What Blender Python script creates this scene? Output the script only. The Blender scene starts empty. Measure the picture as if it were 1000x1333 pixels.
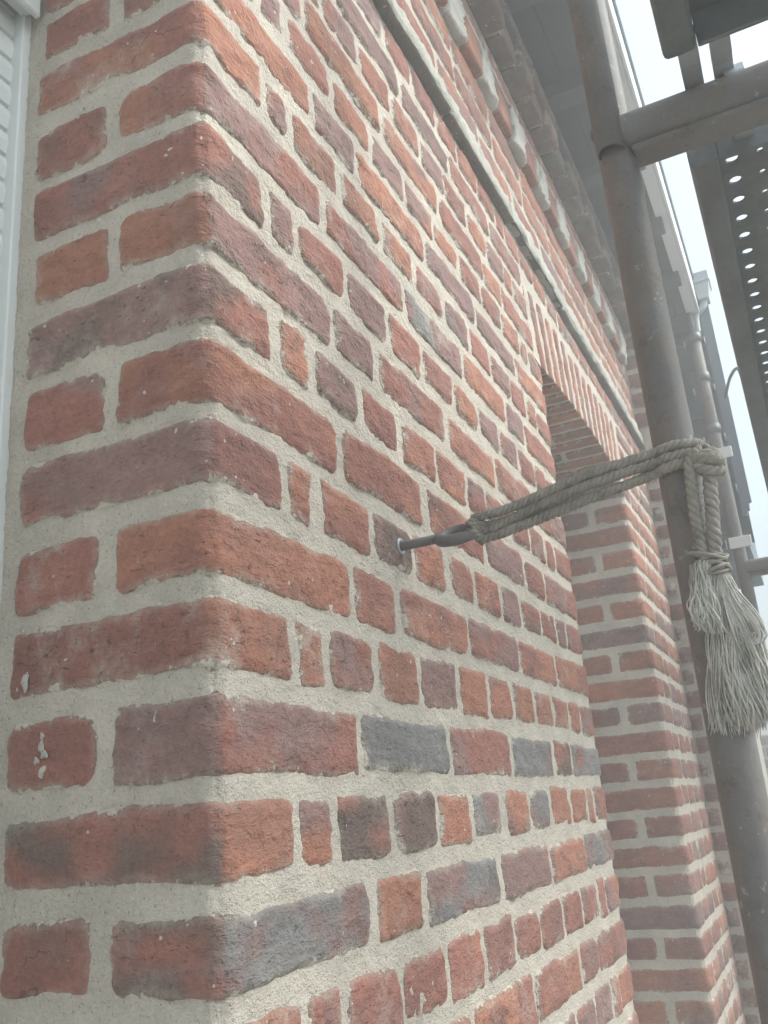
import bpy, math, random
import numpy as np
from mathutils import Matrix, Vector

# ---------------------------------------------------------------- camera / light / exposure
scene = bpy.context.scene
R = np.array([[0.42821671, -0.90003247, -0.08106793],
              [0.25378827, 0.20587413, -0.94509648],
              [0.86730731, 0.38413201, 0.31657643]])
CAM = np.array([-0.56881807, -0.40006526, -0.03205259])
FPX = 1193.33
cd = bpy.data.cameras.new('camera'); cam = bpy.data.objects.new('camera', cd)
scene.collection.objects.link(cam); scene.camera = cam
M = Matrix.Identity(4)
for i in range(3):
    M[i][0] = R[0, i]; M[i][1] = -R[1, i]; M[i][2] = -R[2, i]; M[i][3] = CAM[i]
cam.matrix_world = M
cd.sensor_fit = 'VERTICAL'; cd.sensor_height = 36.0; cd.lens = FPX / 1333.0 * 36.0
cd.clip_start = 0.02; cd.clip_end = 500.0

SUN_EL, SUN_AZ_VEC = math.radians(48), (0.35, -1.0)
world = bpy.data.worlds.new('World'); scene.world = world; world.use_nodes = True
wt = world.node_tree; wt.nodes.clear()
wo = wt.nodes.new('ShaderNodeOutputWorld'); bg = wt.nodes.new('ShaderNodeBackground')
sk = wt.nodes.new('ShaderNodeTexSky'); sk.sky_type = 'NISHITA'; sk.sun_disc = False
sk.sun_elevation = SUN_EL
sk.sun_rotation = math.atan2(SUN_AZ_VEC[0], SUN_AZ_VEC[1])
sk.air_density = 1.0; sk.dust_density = 4.0; sk.ozone_density = 1.0
hs = wt.nodes.new('ShaderNodeHueSaturation'); hs.inputs['Saturation'].default_value = 0.50
wt.links.new(sk.outputs[0], hs.inputs['Color']); mx = wt.nodes.new('ShaderNodeMix'); mx.data_type = 'RGBA'; mx.blend_type = 'MULTIPLY'; mx.inputs[0].default_value = 1.0; mx.inputs[7].default_value = (0.90, 1.0, 1.0, 1)
wt.links.new(hs.outputs[0], mx.inputs[6]); wt.links.new(mx.outputs[2], bg.inputs[0])
bg.inputs[1].default_value = 0.15; wt.links.new(bg.outputs[0], wo.inputs[0])
sd = bpy.data.lights.new('sun', 'SUN'); sd.energy = 1.1; sd.angle = math.radians(25); sd.color = (1, 0.94, 0.86)
so = bpy.data.objects.new('sun', sd); scene.collection.objects.link(so)
sv = Vector((SUN_AZ_VEC[0], SUN_AZ_VEC[1], 0)).normalized() * math.cos(SUN_EL) + Vector((0, 0, math.sin(SUN_EL)))
so.rotation_euler = sv.to_track_quat('Z', 'Y').to_euler()
vs = scene.view_settings
vs.view_transform = 'Standard'; vs.look = 'None'; vs.gamma = 1.0; vs.use_curve_mapping = False
vs.exposure = 1.38

# ---------------------------------------------------------------- helpers
COL = scene.collection
GROUND = -1.5
rng = random.Random(11)

def _hash(ix, iy, iz, s):
    h = (ix * 374761393 + iy * 668265263 + iz * 2147483647 + s * 974711) & 0xFFFFFFFF
    h = ((h ^ (h >> 13)) * 1274126177) & 0xFFFFFFFF
    h = h ^ (h >> 16)
    return (h & 0xFFFFFF) / float(0xFFFFFF)

def vnoise(P, freq, seed=0):
    Q = P * freq
    I = np.floor(Q).astype(np.int64); F = Q - I; F = F * F * (3 - 2 * F)
    r = 0
    for dx in (0, 1):
        wx = F[:, 0] if dx else 1 - F[:, 0]
        for dy in (0, 1):
            wy = F[:, 1] if dy else 1 - F[:, 1]
            for dz in (0, 1):
                wz = F[:, 2] if dz else 1 - F[:, 2]
                r = r + wx * wy * wz * _hash(I[:, 0] + dx, I[:, 1] + dy, I[:, 2] + dz, seed)
    return r * 2 - 1

def proj(P):
    v = (np.atleast_2d(P) - CAM) @ R.T
    z = np.where(v[:, 2] > 0.05, v[:, 2], np.nan)
    return np.stack([500 + FPX * v[:, 0] / z, 666.5 + FPX * v[:, 1] / z], 1)

def mesh_obj(name, verts, faces, mat, parent=None, smooth=False, attrs=None, kind=None, loc=None):
    verts = np.asarray(verts, float)
    if loc is not None: verts = verts - np.asarray(loc)
    me = bpy.data.meshes.new(name)
    me.from_pydata([tuple(v) for v in verts.tolist()], [], [tuple(f) for f in (faces.tolist() if hasattr(faces, 'tolist') else faces)])
    if smooth: me.polygons.foreach_set('use_smooth', [True] * len(me.polygons))
    if attrs:
        for k, a in attrs.items():
            if k == 'Col':
                at = me.attributes.new('Col', 'FLOAT_COLOR', 'POINT')
                c = np.ones((len(verts), 4)); c[:, :3] = a; at.data.foreach_set('color', c.ravel())
            else:
                at = me.attributes.new(k, 'FLOAT', 'POINT'); at.data.foreach_set('value', np.asarray(a, float).ravel())
    me.materials.append(mat); me.update()
    ob = bpy.data.objects.new(name, me); COL.objects.link(ob)
    if loc is not None: ob.location = loc
    if parent is not None:
        ob.parent = parent
        ob.matrix_parent_inverse = Matrix.Translation(-Vector(parent.location)) if parent.type == 'EMPTY' else Matrix.Translation(-Vector(parent.matrix_basis.translation))
    if kind: ob['kind'] = kind
    return ob

def thing(name, label, cat, loc=(0, 0, 0), group=None):
    o = bpy.data.objects.new(name, None); COL.objects.link(o); o.location = loc
    o.empty_display_size = 0.05
    tag(o, label, cat, group); return o

def tag(o, label=None, cat=None, group=None, kind=None):
    if label: o['label'] = label
    if cat: o['category'] = cat
    if group: o['group'] = group
    if kind: o['kind'] = kind
    return o

class MB:
    def __init__(s): s.v = []; s.f = []
    def add(s, v, f):
        n = len(s.v); s.v += [tuple(map(float, q)) for q in v]; s.f += [tuple(i + n for i in q) for q in f]; return s
    def box(s, x0, x1, y0, y1, z0, z1, ch=0.0):
        if ch <= 0:
            v = [(x, y, z) for x in (x0, x1) for y in (y0, y1) for z in (z0, z1)]
            return s.add(v, [(0, 1, 3, 2), (4, 6, 7, 5), (0, 4, 5, 1), (2, 3, 7, 6), (0, 2, 6, 4), (1, 5, 7, 3)])
        # chamfered box: 24 verts, cheap hull by faces
        xs, ys, zs = (x0, x1), (y0, y1), (z0, z1); v = []; ix = {}
        for a in (0, 1):
            for b in (0, 1):
                for c in (0, 1):
                    sx, sy, sz = 1 - 2 * a, 1 - 2 * b, 1 - 2 * c
                    for k, d in enumerate(((0, ch, ch), (ch, 0, ch), (ch, ch, 0))):
                        ix[(a, b, c, k)] = len(v); v.append((xs[a] + sx * d[0], ys[b] + sy * d[1], zs[c] + sz * d[2]))
        f = []
        for a in (0, 1):
            f.append([ix[(a, 0, 0, 0)], ix[(a, 1, 0, 0)], ix[(a, 1, 1, 0)], ix[(a, 0, 1, 0)]])
            f.append([ix[(0, a, 0, 1)], ix[(1, a, 0, 1)], ix[(1, a, 1, 1)], ix[(0, a, 1, 1)]])
            f.append([ix[(0, 0, a, 2)], ix[(1, 0, a, 2)], ix[(1, 1, a, 2)], ix[(0, 1, a, 2)]])
        for a in (0, 1):
            for b in (0, 1):
                f.append([ix[(a, b, 0, 0)], ix[(a, b, 1, 0)], ix[(a, b, 1, 1)], ix[(a, b, 0, 1)]])
                f.append([ix[(a, 0, b, 0)], ix[(a, 1, b, 0)], ix[(a, 1, b, 2)], ix[(a, 0, b, 2)]])
                f.append([ix[(0, a, b, 1)], ix[(1, a, b, 1)], ix[(1, a, b, 2)], ix[(0, a, b, 2)]])
                for c in (0, 1): f.append([ix[(a, b, c, 0)], ix[(a, b, c, 1)], ix[(a, b, c, 2)]])
        return s.add(v, f)
    def tube(s, pts, r, n=10, cap=True, ry=None):
        pts = [Vector(p) for p in pts]; rr = r if isinstance(r, (list, tuple)) else [r] * len(pts)
        v = []; up = None
        for i, p in enumerate(pts):
            t = (pts[min(i + 1, len(pts) - 1)] - pts[max(i - 1, 0)]).normalized()
            if up is None:
                up = Vector((0, 0, 1)) if abs(t.z) < 0.9 else Vector((1, 0, 0))
            a = t.cross(up)
            if a.length < 1e-6: a = t.cross(Vector((0.3, 1, 0.2)))
            a.normalize(); b = a.cross(t).normalized(); up = b
            for k in range(n):
                th = 2 * math.pi * k / n
                v.append(p + a * (rr[i] * math.cos(th)) + b * ((ry or 1) * rr[i] * math.sin(th)))
        f = []
        for i in range(len(pts) - 1):
            for k in range(n):
                k2 = (k + 1) % n; f.append((i * n + k, i * n + k2, (i + 1) * n + k2, (i + 1) * n + k))
        if cap: f.append(tuple(range(n - 1, -1, -1))); f.append(tuple((len(pts) - 1) * n + k for k in range(n)))
        return s.add(v, f)
    def ring(s, c, ax1, ax2, Rr, r, n=28, m=10):
        c = Vector(c); ax1 = Vector(ax1).normalized(); ax2 = (Vector(ax2) - ax1 * Vector(ax2).dot(ax1)).normalized(); ax3 = ax1.cross(ax2)
        v = []; f = []
        for i in range(n):
            th = 2 * math.pi * i / n; d = ax1 * math.cos(th) + ax2 * math.sin(th)
            for k in range(m):
                ph = 2 * math.pi * k / m; v.append(c + d * (Rr + r * math.cos(ph)) + ax3 * (r * math.sin(ph)))
        for i in range(n):
            for k in range(m):
                f.append((i * m + k, ((i + 1) % n) * m + k, ((i + 1) % n) * m + (k + 1) % m, i * m + (k + 1) % m))
        return s.add(v, f)
    def build(s, name, mat, parent=None, smooth=False, loc=None, kind=None):
        return mesh_obj(name, np.array(s.v), s.f, mat, parent, smooth, None, kind, loc)

# ---------------------------------------------------------------- materials
def new_mat(name):
    m = bpy.data.materials.new(name); m.use_nodes = True
    nt = m.node_tree; nt.nodes.clear()
    out = nt.nodes.new('ShaderNodeOutputMaterial'); b = nt.nodes.new('ShaderNodeBsdfPrincipled')
    nt.links.new(b.outputs[0], out.inputs[0]); return m, nt, b

class N:
    """tiny node graph helper"""
    def __init__(s, nt): s.nt = nt
    def n(s, t, **kw):
        o = s.nt.nodes.new(t)
        for k, v in kw.items(): setattr(o, k, v)
        return o
    def put(s, sock, v):
        if hasattr(v, 'links') or isinstance(v, bpy.types.NodeSocket): s.nt.links.new(v, sock)
        else: sock.default_value = v
    def math(s, op, a, b=0.0, c=None, clamp=False):
        o = s.n('ShaderNodeMath', operation=op); o.use_clamp = clamp
        s.put(o.inputs[0], a); s.put(o.inputs[1], b)
        if c is not None: s.put(o.inputs[2], c)
        return o.outputs[0]
    def step(s, x, lo, hi, a=0.0, b=1.0):
        o = s.n('ShaderNodeMapRange', interpolation_type='SMOOTHSTEP')
        s.put(o.inputs[0], x); s.put(o.inputs[1], lo); s.put(o.inputs[2], hi); s.put(o.inputs[3], a); s.put(o.inputs[4], b)
        return o.outputs[0]
    def noise(s, vec, scale, detail=4.0, rough=0.6, dist=0.0):
        o = s.n('ShaderNodeTexNoise'); s.put(o.inputs['Vector'], vec); o.inputs['Scale'].default_value = scale
        o.inputs['Detail'].default_value = detail; o.inputs['Roughness'].default_value = rough; o.inputs['Distortion'].default_value = dist
        return o.outputs['Fac']
    def vor(s, vec, scale, feature='F1', out='Distance', rnd=1.0):
        o = s.n('ShaderNodeTexVoronoi', feature=feature); s.put(o.inputs['Vector'], vec); o.inputs['Scale'].default_value = scale
        o.inputs['Randomness'].default_value = rnd; return o.outputs[out]
    def mix(s, f, a, b, mode='MIX'):
        o = s.n('ShaderNodeMix', data_type='RGBA', blend_type=mode); s.put(o.inputs[0], f)
        s.put(o.inputs[6], a if not isinstance(a, tuple) else (*a, 1)); s.put(o.inputs[7], b if not isinstance(b, tuple) else (*b, 1))
        return o.outputs[2]
    def vmath(s, op, a, b):
        o = s.n('ShaderNodeVectorMath', operation=op); s.put(o.inputs[0], a); s.put(o.inputs[1], b); return o.outputs[0]
    def bump(s, h, dist, strength=1.0, normal=None):
        o = s.n('ShaderNodeBump'); o.inputs['Strength'].default_value = strength; o.inputs['Distance'].default_value = dist
        s.put(o.inputs['Height'], h)
        if normal is not None: s.put(o.inputs['Normal'], normal)
        return o.outputs[0]

MORTAR = (0.65, 0.59, 0.51)

def mat_brick():
    m, nt, b = new_mat('old_brick'); g = N(nt)
    geo = g.n('ShaderNodeNewGeometry')
    ac = g.n('ShaderNodeAttribute', attribute_name='Col'); ae = g.n('ShaderNodeAttribute', attribute_name='edge'); ar = g.n('ShaderNodeAttribute', attribute_name='rnd')
    off = g.n('ShaderNodeCombineXYZ'); g.put(off.inputs[0], g.math('MULTIPLY', ar.outputs['Fac'], 7.3)); g.put(off.inputs[1], g.math('MULTIPLY', ar.outputs['Fac'], 3.1)); g.put(off.inputs[2], g.math('MULTIPLY', ar.outputs['Fac'], 5.7))
    P = g.vmath('ADD', geo.outputs['Position'], off.outputs[0])
    PS = g.vmath('MULTIPLY', P, (1, 1, 2.3))
    n1 = g.noise(PS, 26, 4, 0.7); n2 = g.noise(P, 170, 3, 0.75); n3 = g.noise(P, 9, 2, 0.5, 0.6)
    kk = g.math('MULTIPLY', g.math('MULTIPLY_ADD', n2, 1.0, 0.5), g.math('MULTIPLY_ADD', n1, 0.9, 0.55))
    kc = g.n('ShaderNodeCombineColor'); [g.put(kc.inputs[i], kk) for i in range(3)]
    c = g.mix(1.0, ac.outputs['Color'], kc.outputs[0], 'MULTIPLY')
    c = g.mix(0.10, c, (0.50, 0.44, 0.42))  # even pale veil mixed into all bricks, imitating milky lens glare
    # sooty / scorched clouds
    c = g.mix(g.step(n3, 0.56, 0.78, 0, 0.5), c, (0.13, 0.105, 0.10))
    # pale lime bloom in patches
    bl = g.noise(P, 19, 5, 0.75)
    c = g.mix(g.math('MULTIPLY', g.step(bl, 0.50, 0.74, 0, 0.75), g.math('FRACT', g.math('MULTIPLY', ar.outputs['Fac'], 5.33))), c, (0.48, 0.41, 0.37))
    # pits
    pn = g.noise(PS, 118, 2, 0.55); fr = lambda k: g.math('FRACT', g.math('MULTIPLY', ar.outputs['Fac'], k))
    pit = g.math('MULTIPLY', g.step(pn, 0.655, 0.70), g.math('MULTIPLY', fr(3.71), g.step(bl, 0.40, 0.56, 0.25, 1.0)))
    c = g.mix(g.math('MULTIPLY', pit, 0.7), c, (0.07, 0.05, 0.05))
    # hair cracks
    wn = g.n('ShaderNodeTexNoise'); g.put(wn.inputs['Vector'], P); wn.inputs['Scale'].default_value = 34; wn.inputs['Detail'].default_value = 4
    Pd = g.vmath('ADD', P, g.vmath('MULTIPLY', wn.outputs['Color'], (0.045, 0.045, 0.045)))
    ce = g.vor(Pd, 11, 'DISTANCE_TO_EDGE'); crack = g.math('MULTIPLY', g.step(ce, 0.002, 0.012, 1, 0), g.step(n3, 0.55, 0.61))
    c = g.mix(g.math('MULTIPLY', crack, 0.6), c, (0.06, 0.045, 0.045))
    # lime flecks
    fl = g.step(g.noise(P, 105, 1, 0.5), 0.755, 0.78)
    c = g.mix(g.math('MULTIPLY', fl, 0.85), c, (0.62, 0.6, 0.55))
    # mortar smeared over the arrises
    en = g.noise(P, 62, 5, 0.8)
    sm = g.math('SUBTRACT', g.math('ADD', g.math('MULTIPLY_ADD', en, 0.030, -0.0125), g.math('MULTIPLY_ADD', bl, 0.034, -0.0175)), ae.outputs['Fac'])
    smear = g.step(sm, -0.0006, 0.0010)
    mc = g.mix(g.noise(P, 420, 1), tuple(x * 0.66 for x in MORTAR), tuple(x * 1.2 for x in MORTAR))
    c = g.mix(g.math('MULTIPLY', smear, 0.92), c, mc)
    hz = g.step(g.math('SUBTRACT', g.math('MULTIPLY', bl, 0.036), ae.outputs['Fac']), 0.006, 0.020)
    c = g.mix(g.math('MULTIPLY', hz, 0.35), c, MORTAR)
    g.put(b.inputs['Base Color'], c); b.inputs['Roughness'].default_value = 0.92; b.inputs['Specular IOR Level'].default_value = 0.15
    h = g.math('ADD', g.math('MULTIPLY', n2, 0.7), g.math('MULTIPLY', n1, 1.5))
    h = g.math('SUBTRACT', h, g.math('MULTIPLY', pit, 0.6)); h = g.math('ADD', h, g.math('MULTIPLY', smear, 0.45))
    g.put(b.inputs['Normal'], g.bump(h, 0.0042, 1.0)); return m

def mat_mortar(name='lime_mortar', tint=1.0, col=MORTAR):
    m, nt, b = new_mat(name); g = N(nt)
    P = g.n('ShaderNodeNewGeometry').outputs['Position']
    n1 = g.noise(P, 14, 3, 0.6); n2 = g.noise(P, 230, 3, 0.8)
    c = g.mix(g.math('MULTIPLY_ADD', n2, 0.7, g.math('MULTIPLY_ADD', n1, 0.9, -0.3)), tuple(x * 0.6 * tint for x in col), tuple(min(1, x * 1.28 * tint) for x in col))
    c = g.mix(g.step(g.noise(P, 330, 1), 0.66, 0.72, 0, 0.55), c, (0.16, 0.14, 0.115))
    c = g.mix(g.step(g.noise(P, 150, 1), 0.72, 0.75, 0, 0.7), c, (0.72, 0.69, 0.62))
    g.put(b.inputs['Base Color'], c); b.inputs['Roughness'].default_value = 0.95; b.inputs['Specular IOR Level'].default_value = 0.12
    h = g.math('ADD', g.noise(g.vmath('MULTIPLY', P, (1, 1, 1.7)), 75, 4, 0.8), g.math('MULTIPLY', n2, 0.75))
    g.put(b.inputs['Normal'], g.bump(h, 0.0045, 1.0)); return m

def mat_plain(name, col, rough=0.6, metal=0.0, var=0.25, scale=18, col2=None, bump=0.0008, bscale=90, spec=0.4, streak=None, splash=0.0):
    m, nt, b = new_mat(name); g = N(nt)
    P = g.n('ShaderNodeNewGeometry').outputs['Position']
    if streak: P = g.vmath('MULTIPLY', P, streak)
    n1 = g.noise(P, scale, 6, 0.65); n2 = g.noise(P, scale * 9, 3, 0.6)
    k = g.math('MULTIPLY_ADD', n1, 2 * var, 1 - var); k = g.math('MULTIPLY', k, g.math('MULTIPLY_ADD', n2, var, 1 - var / 2))
    kc = g.n('ShaderNodeCombineColor'); [g.put(kc.inputs[i], k) for i in range(3)]
    base = col if col2 is None else g.mix(g.step(g.noise(P, scale * 0.7, 5, 0.7), 0.45, 0.65), col, col2)
    c = g.mix(1.0, base, kc.outputs[0], 'MULTIPLY')
    if splash: c = g.mix(g.step(g.noise(P, 52, 4, 0.7), 0.65, 0.665, 0, splash), c, (0.42, 0.40, 0.35)); c = g.mix(g.step(g.noise(P, 31, 6, 0.8), 0.57, 0.63, 0, 0.45), c, (0.10, 0.075, 0.06))
    g.put(b.inputs['Base Color'], c); g.put(b.inputs['Roughness'], g.math('MULTIPLY_ADD', n2, 0.2, rough - 0.1)); b.inputs['Metallic'].default_value = metal
    b.inputs['Specular IOR Level'].default_value = spec
    if bump: g.put(b.inputs['Normal'], g.bump(g.noise(P, bscale, 5, 0.7), bump, 0.8))
    return m

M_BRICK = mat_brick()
M_MORTAR = mat_mortar()
M_STONE = mat_mortar('weathered_render', 1.0, (0.55, 0.535, 0.48))
M_WHITE = mat_mortar('limewash', 1.0, (0.60, 0.585, 0.53))
M_DSTONE = mat_mortar('shade_darkened_stone', 1.0, (0.24, 0.22, 0.195))
M_PVC = mat_plain('white_pvc', (0.74, 0.77, 0.76), 0.35, 0, 0.05, 8, None, 0.0002, 60)
M_STEEL = mat_plain('dull_scaffold_steel', (0.175, 0.170, 0.168), 0.62, 0.0, 0.34, 26, (0.195, 0.172, 0.158), 0.0012, 110, 0.4, None, 0.6)
M_GALV = mat_plain('galvanised_steel', (0.15, 0.168, 0.172), 0.5, 0.2, 0.3, 16, (0.115, 0.125, 0.122), 0.0005, 120, 0.5)
M_ZINC = mat_plain('zinc_sheet', (0.42, 0.45, 0.47), 0.5, 0.3, 0.15, 6, None, 0.0003, 40, 0.5)
M_ROPE = mat_plain('hemp_rope', (0.37, 0.35, 0.31), 0.95, 0, 0.3, 60, (0.27, 0.255, 0.225), 0.0012, 700, 0.1)
M_FIBRE = mat_plain('frayed_fibre', (0.60, 0.59, 0.545), 0.9, 0, 0.3, 40, (0.42, 0.41, 0.37), 0.0004, 900, 0.15)
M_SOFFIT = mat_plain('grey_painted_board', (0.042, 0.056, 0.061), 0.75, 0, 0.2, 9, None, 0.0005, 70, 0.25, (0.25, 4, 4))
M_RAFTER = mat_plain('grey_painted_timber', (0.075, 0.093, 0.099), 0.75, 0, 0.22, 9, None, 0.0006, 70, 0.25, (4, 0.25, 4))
M_FASCIA = mat_plain('pale_blue_paint', (0.72, 0.77, 0.79), 0.6, 0, 0.06, 5, None, 0.0003, 50, 0.3)
M_SLATE = mat_plain('slate', (0.115, 0.135, 0.15), 0.55, 0, 0.3, 16, (0.15, 0.165, 0.17), 0.0012, 45, 0.4)
M_BOARD = mat_plain('grey_blue_board', (0.20, 0.235, 0.27), 0.7, 0, 0.15, 8, None, 0.0004, 60, 0.3)
M_DARK = mat_plain('dark_interior', (0.02, 0.02, 0.02), 0.9, 0, 0.2, 8, None, 0, 1, 0.1)
M_GROUND = mat_plain('packed_gravel', (0.30, 0.285, 0.26), 0.95, 0, 0.3, 5, (0.24, 0.225, 0.2), 0.006, 60, 0.1)
M_TILE = mat_plain('roof_tile', (0.09, 0.085, 0.085), 0.7, 0, 0.3, 10, None, 0.001, 40, 0.2)

# ---------------------------------------------------------------- bricks
PAL = {'O': (0.375, 0.158, 0.102), 'R': (0.305, 0.126, 0.096), 'P': (0.255, 0.148, 0.134), 'B': (0.205, 0.200, 0.197),
       'D': (0.16, 0.108, 0.09), 'K': (0.12, 0.108, 0.098), 'Y': (0.42, 0.17, 0.075)}

def grid_axis(a, b, step, fine=True):
    if not fine: return np.array([a, a + min(0.006, (b - a) / 3), b])
    e = min(0.0055, (b - a) / 4); n = max(2, int(round((b - a - 2 * e) / step)) + 1); m = 3 if step < .006 else 2
    return np.concatenate([np.linspace(a, a + e, m)[:-1], np.linspace(a + e, b - e, n), np.linspace(b - e, b, m)[1:]])

def make_brick(x0, x1, y0, y1, z0, z1, vis, step, seed, c1, c2=None, corner=None, cL=None, amp=1.0, skew=None):
    """box with worn, wavy faces. vis: letters of built faces among f(-y) l(-x) r(+x) b(-z) t(+z) k(+y)"""
    fx = 'f' in vis or 'b' in vis or 't' in vis; fy = 'l' in vis or 'r' in vis or 'b' in vis
    xs = grid_axis(x0, x1, step, fx); zs = grid_axis(z0, z1, step, ('f' in vis or 'l' in vis or 'r' in vis))
    if fy: ys = grid_axis(y0, y1, step)
    else: ys = np.array([y0, y0 + 0.004, y0 + 0.009, y1])
    if not fx: xs = np.array([x0, x0 + 0.004, x0 + 0.009, x1])
    nx, ny, nz = len(xs), len(ys), len(zs)
    quads = []
    def face(ax, idx):
        if ax == 0: A, B = np.meshgrid(np.arange(ny), np.arange(nz), indexing='ij'); f = lambda a, b: np.stack([np.full_like(a, idx), a, b], -1)
        if ax == 1: A, B = np.meshgrid(np.arange(nx), np.arange(nz), indexing='ij'); f = lambda a, b: np.stack([a, np.full_like(a, idx), b], -1)
        if ax == 2: A, B = np.meshgrid(np.arange(nx), np.arange(ny), indexing='ij'); f = lambda a, b: np.stack([a, b, np.full_like(a, idx)], -1)
        G = f(A, B)
        q = np.stack([G[:-1, :-1], G[1:, :-1], G[1:, 1:], G[:-1, 1:]], 2).reshape(-1, 4, 3)
        flip = (ax == 0 and idx == 0) or (ax == 1 and idx != 0) or (ax == 2 and idx == 0)
        if flip: q = q[:, ::-1]
        quads.append(q)
    face(1, 0); face(0, 0); face(0, nx - 1); face(2, 0); face(2, nz - 1)
    if 'k' in vis: face(1, ny - 1)
    Q = np.concatenate(quads); key = (Q[..., 0] * ny + Q[..., 1]) * nz + Q[..., 2]
    u, inv = np.unique(key, return_inverse=True); F = inv.reshape(-1, 4)
    I = u // (ny * nz); J = (u // nz) % ny; K = u % nz
    V = np.stack([xs[I], ys[J], zs[K]], 1)
    lo = np.array([x0, y0, z0]); hi = np.array([x1, y1, z1])
    dz = np.minimum(V[:, 2] - z0, z1 - V[:, 2]) if 'b' not in vis else z1 - V[:, 2]
    if corner == 'l': e = np.minimum(np.minimum(dz, x1 - V[:, 0]), y1 - V[:, 1])
    elif corner == 'r': e = np.minimum(np.minimum(dz, V[:, 0] - x0), y1 - V[:, 1])
    elif corner == 'L': e = np.minimum(dz, np.minimum(V[:, 1] - y0, y1 - V[:, 1]))
    else: e = np.minimum(dz, np.minimum(V[:, 0] - x0, x1 - V[:, 0]))
    if corner is None and 'b' not in vis or corner in ('l', 'r', 'L'):
        # worn, rounded outline corners
        rc = 0.005 + 0.014 * ((seed * 0.7548776) % 1.0)
        if corner == 'L': dx = np.minimum(V[:, 1] - y0, y1 - V[:, 1])
        elif corner == 'l': dx = np.where(V[:, 1] < y0 + 1e-4, x1 - V[:, 0], y1 - V[:, 1])
        elif corner == 'r': dx = np.where(V[:, 1] < y0 + 1e-4, V[:, 0] - x0, y1 - V[:, 1])
        else: dx = np.minimum(V[:, 0] - x0, x1 - V[:, 0])
        inc = (dx < rc) & (dz < rc)
        e = np.where(inc, np.minimum(e, rc - np.hypot(rc - dx, rc - dz)), e)
    r = 0.0048; inner = np.clip(V, lo + r, hi - r); d = V - inner; L = np.linalg.norm(d, axis=1, keepdims=True)
    V2 = np.where(L > 1e-9, inner + d / np.maximum(L, 1e-9) * r, V)
    S = V2 + np.array([seed * 0.731, seed * 0.377, seed * 0.913])
    for ax in range(3):
        V2[:, ax] += amp * ((0.0027 if ax == 2 else 0.0018) * vnoise(S, 27, 1 + ax) + 0.0013 * vnoise(S, 85, 5 + ax) + 0.0008 * vnoise(S, 210, 9 + ax))
    pr = 0.0024 - 0.0045 * np.exp(-e / 0.0035)
    if 'f' in vis: V2[:, 1] -= np.where(V[:, 1] < y0 + .002, pr, 0)
    if 'l' in vis: V2[:, 0] -= np.where(V[:, 0] < x0 + .002, pr, 0)
    if 'r' in vis: V2[:, 0] += np.where(V[:, 0] > x1 - .002, pr, 0)
    if 'b' in vis: V2[:, 2] -= np.where(V[:, 2] < z0 + .002, .0016, 0)
    if corner in ('l', 'r'):
        ex = (V[:, 0] - x0) if corner == 'l' else (x1 - V[:, 0]); q = np.maximum(ex, V[:, 1] - y0)
        t = np.clip(1 - q / .016, 0, 1) ** 2 * (.0036 + .0012 * vnoise(S, 40, 77)); V2[:, 0] += t if corner == 'l' else -t; V2[:, 1] += t
    V2[:, 2] += amp * .0018 * vnoise(S, 15, 71)
    # colour
    A = np.array(c1); B = np.array(c2 if c2 is not None else c1)
    t = np.clip((vnoise(S, 13, 21) + 0.45 * vnoise(S, 34, 22)) * 2.4 + 0.25, 0, 1)[:, None]
    C = A * (1 - t) + B * t
    if cL is not None:
        A2, B2 = np.array(cL[0]), np.array(cL[1]); C2 = A2 * (1 - t) + B2 * t
        w = (np.clip((0.004 - V[:, 0] + 0.003 * vnoise(S, 60, 33)) / 0.004, 0, 1))[:, None]
        C = C * (1 - w) + C2 * w
    if skew is not None: V2 = skew(V2)
    return V2, F, C, np.maximum(e, 0), np.full(len(V2), (seed * 0.6180339) % 1.0 * 10)

BR = []     # (verts, faces, col, edge, rnd, screen size)
def add_brick(*a, eb=0.0, **k):
    r = make_brick(*a, **k); r[3][:] += eb
    q = proj(r[0]); ok = ~np.isnan(q[:, 0]); size = 0
    if ok.any():
        x = q[ok, 0]; y = q[ok, 1]
        w = min(x.max(), 1000) - max(x.min(), 0); h = min(y.max(), 1333) - max(y.min(), 0)
        if w > 0 and h > 0: size = min(w, 400) * min(h, 400)
    BR.append((*r, size)); return r

def codes(s):
    c = [np.array(PAL[ch]) for ch in s]; j = 1 + rng.uniform(-0.1, 0.1)
    c = [x * j for x in c]
    return (c[0], c[1] if len(c) > 1 else c[0] * np.array((0.86, 0.93, 1.0)))

def rcode():
    return rng.choice(['O', 'OR', 'R', 'R', 'RP', 'RO', 'P', 'PR', 'PO', 'OP', 'RO', 'PD', 'O', 'R', 'OR', 'RP'])

sid = [1]
def seed(): sid[0] += 1; return sid[0]

W = 1.245         # width of the pier between the two openings
X2, XE = 2.12, 2.71
DEP = 0.207
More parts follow.
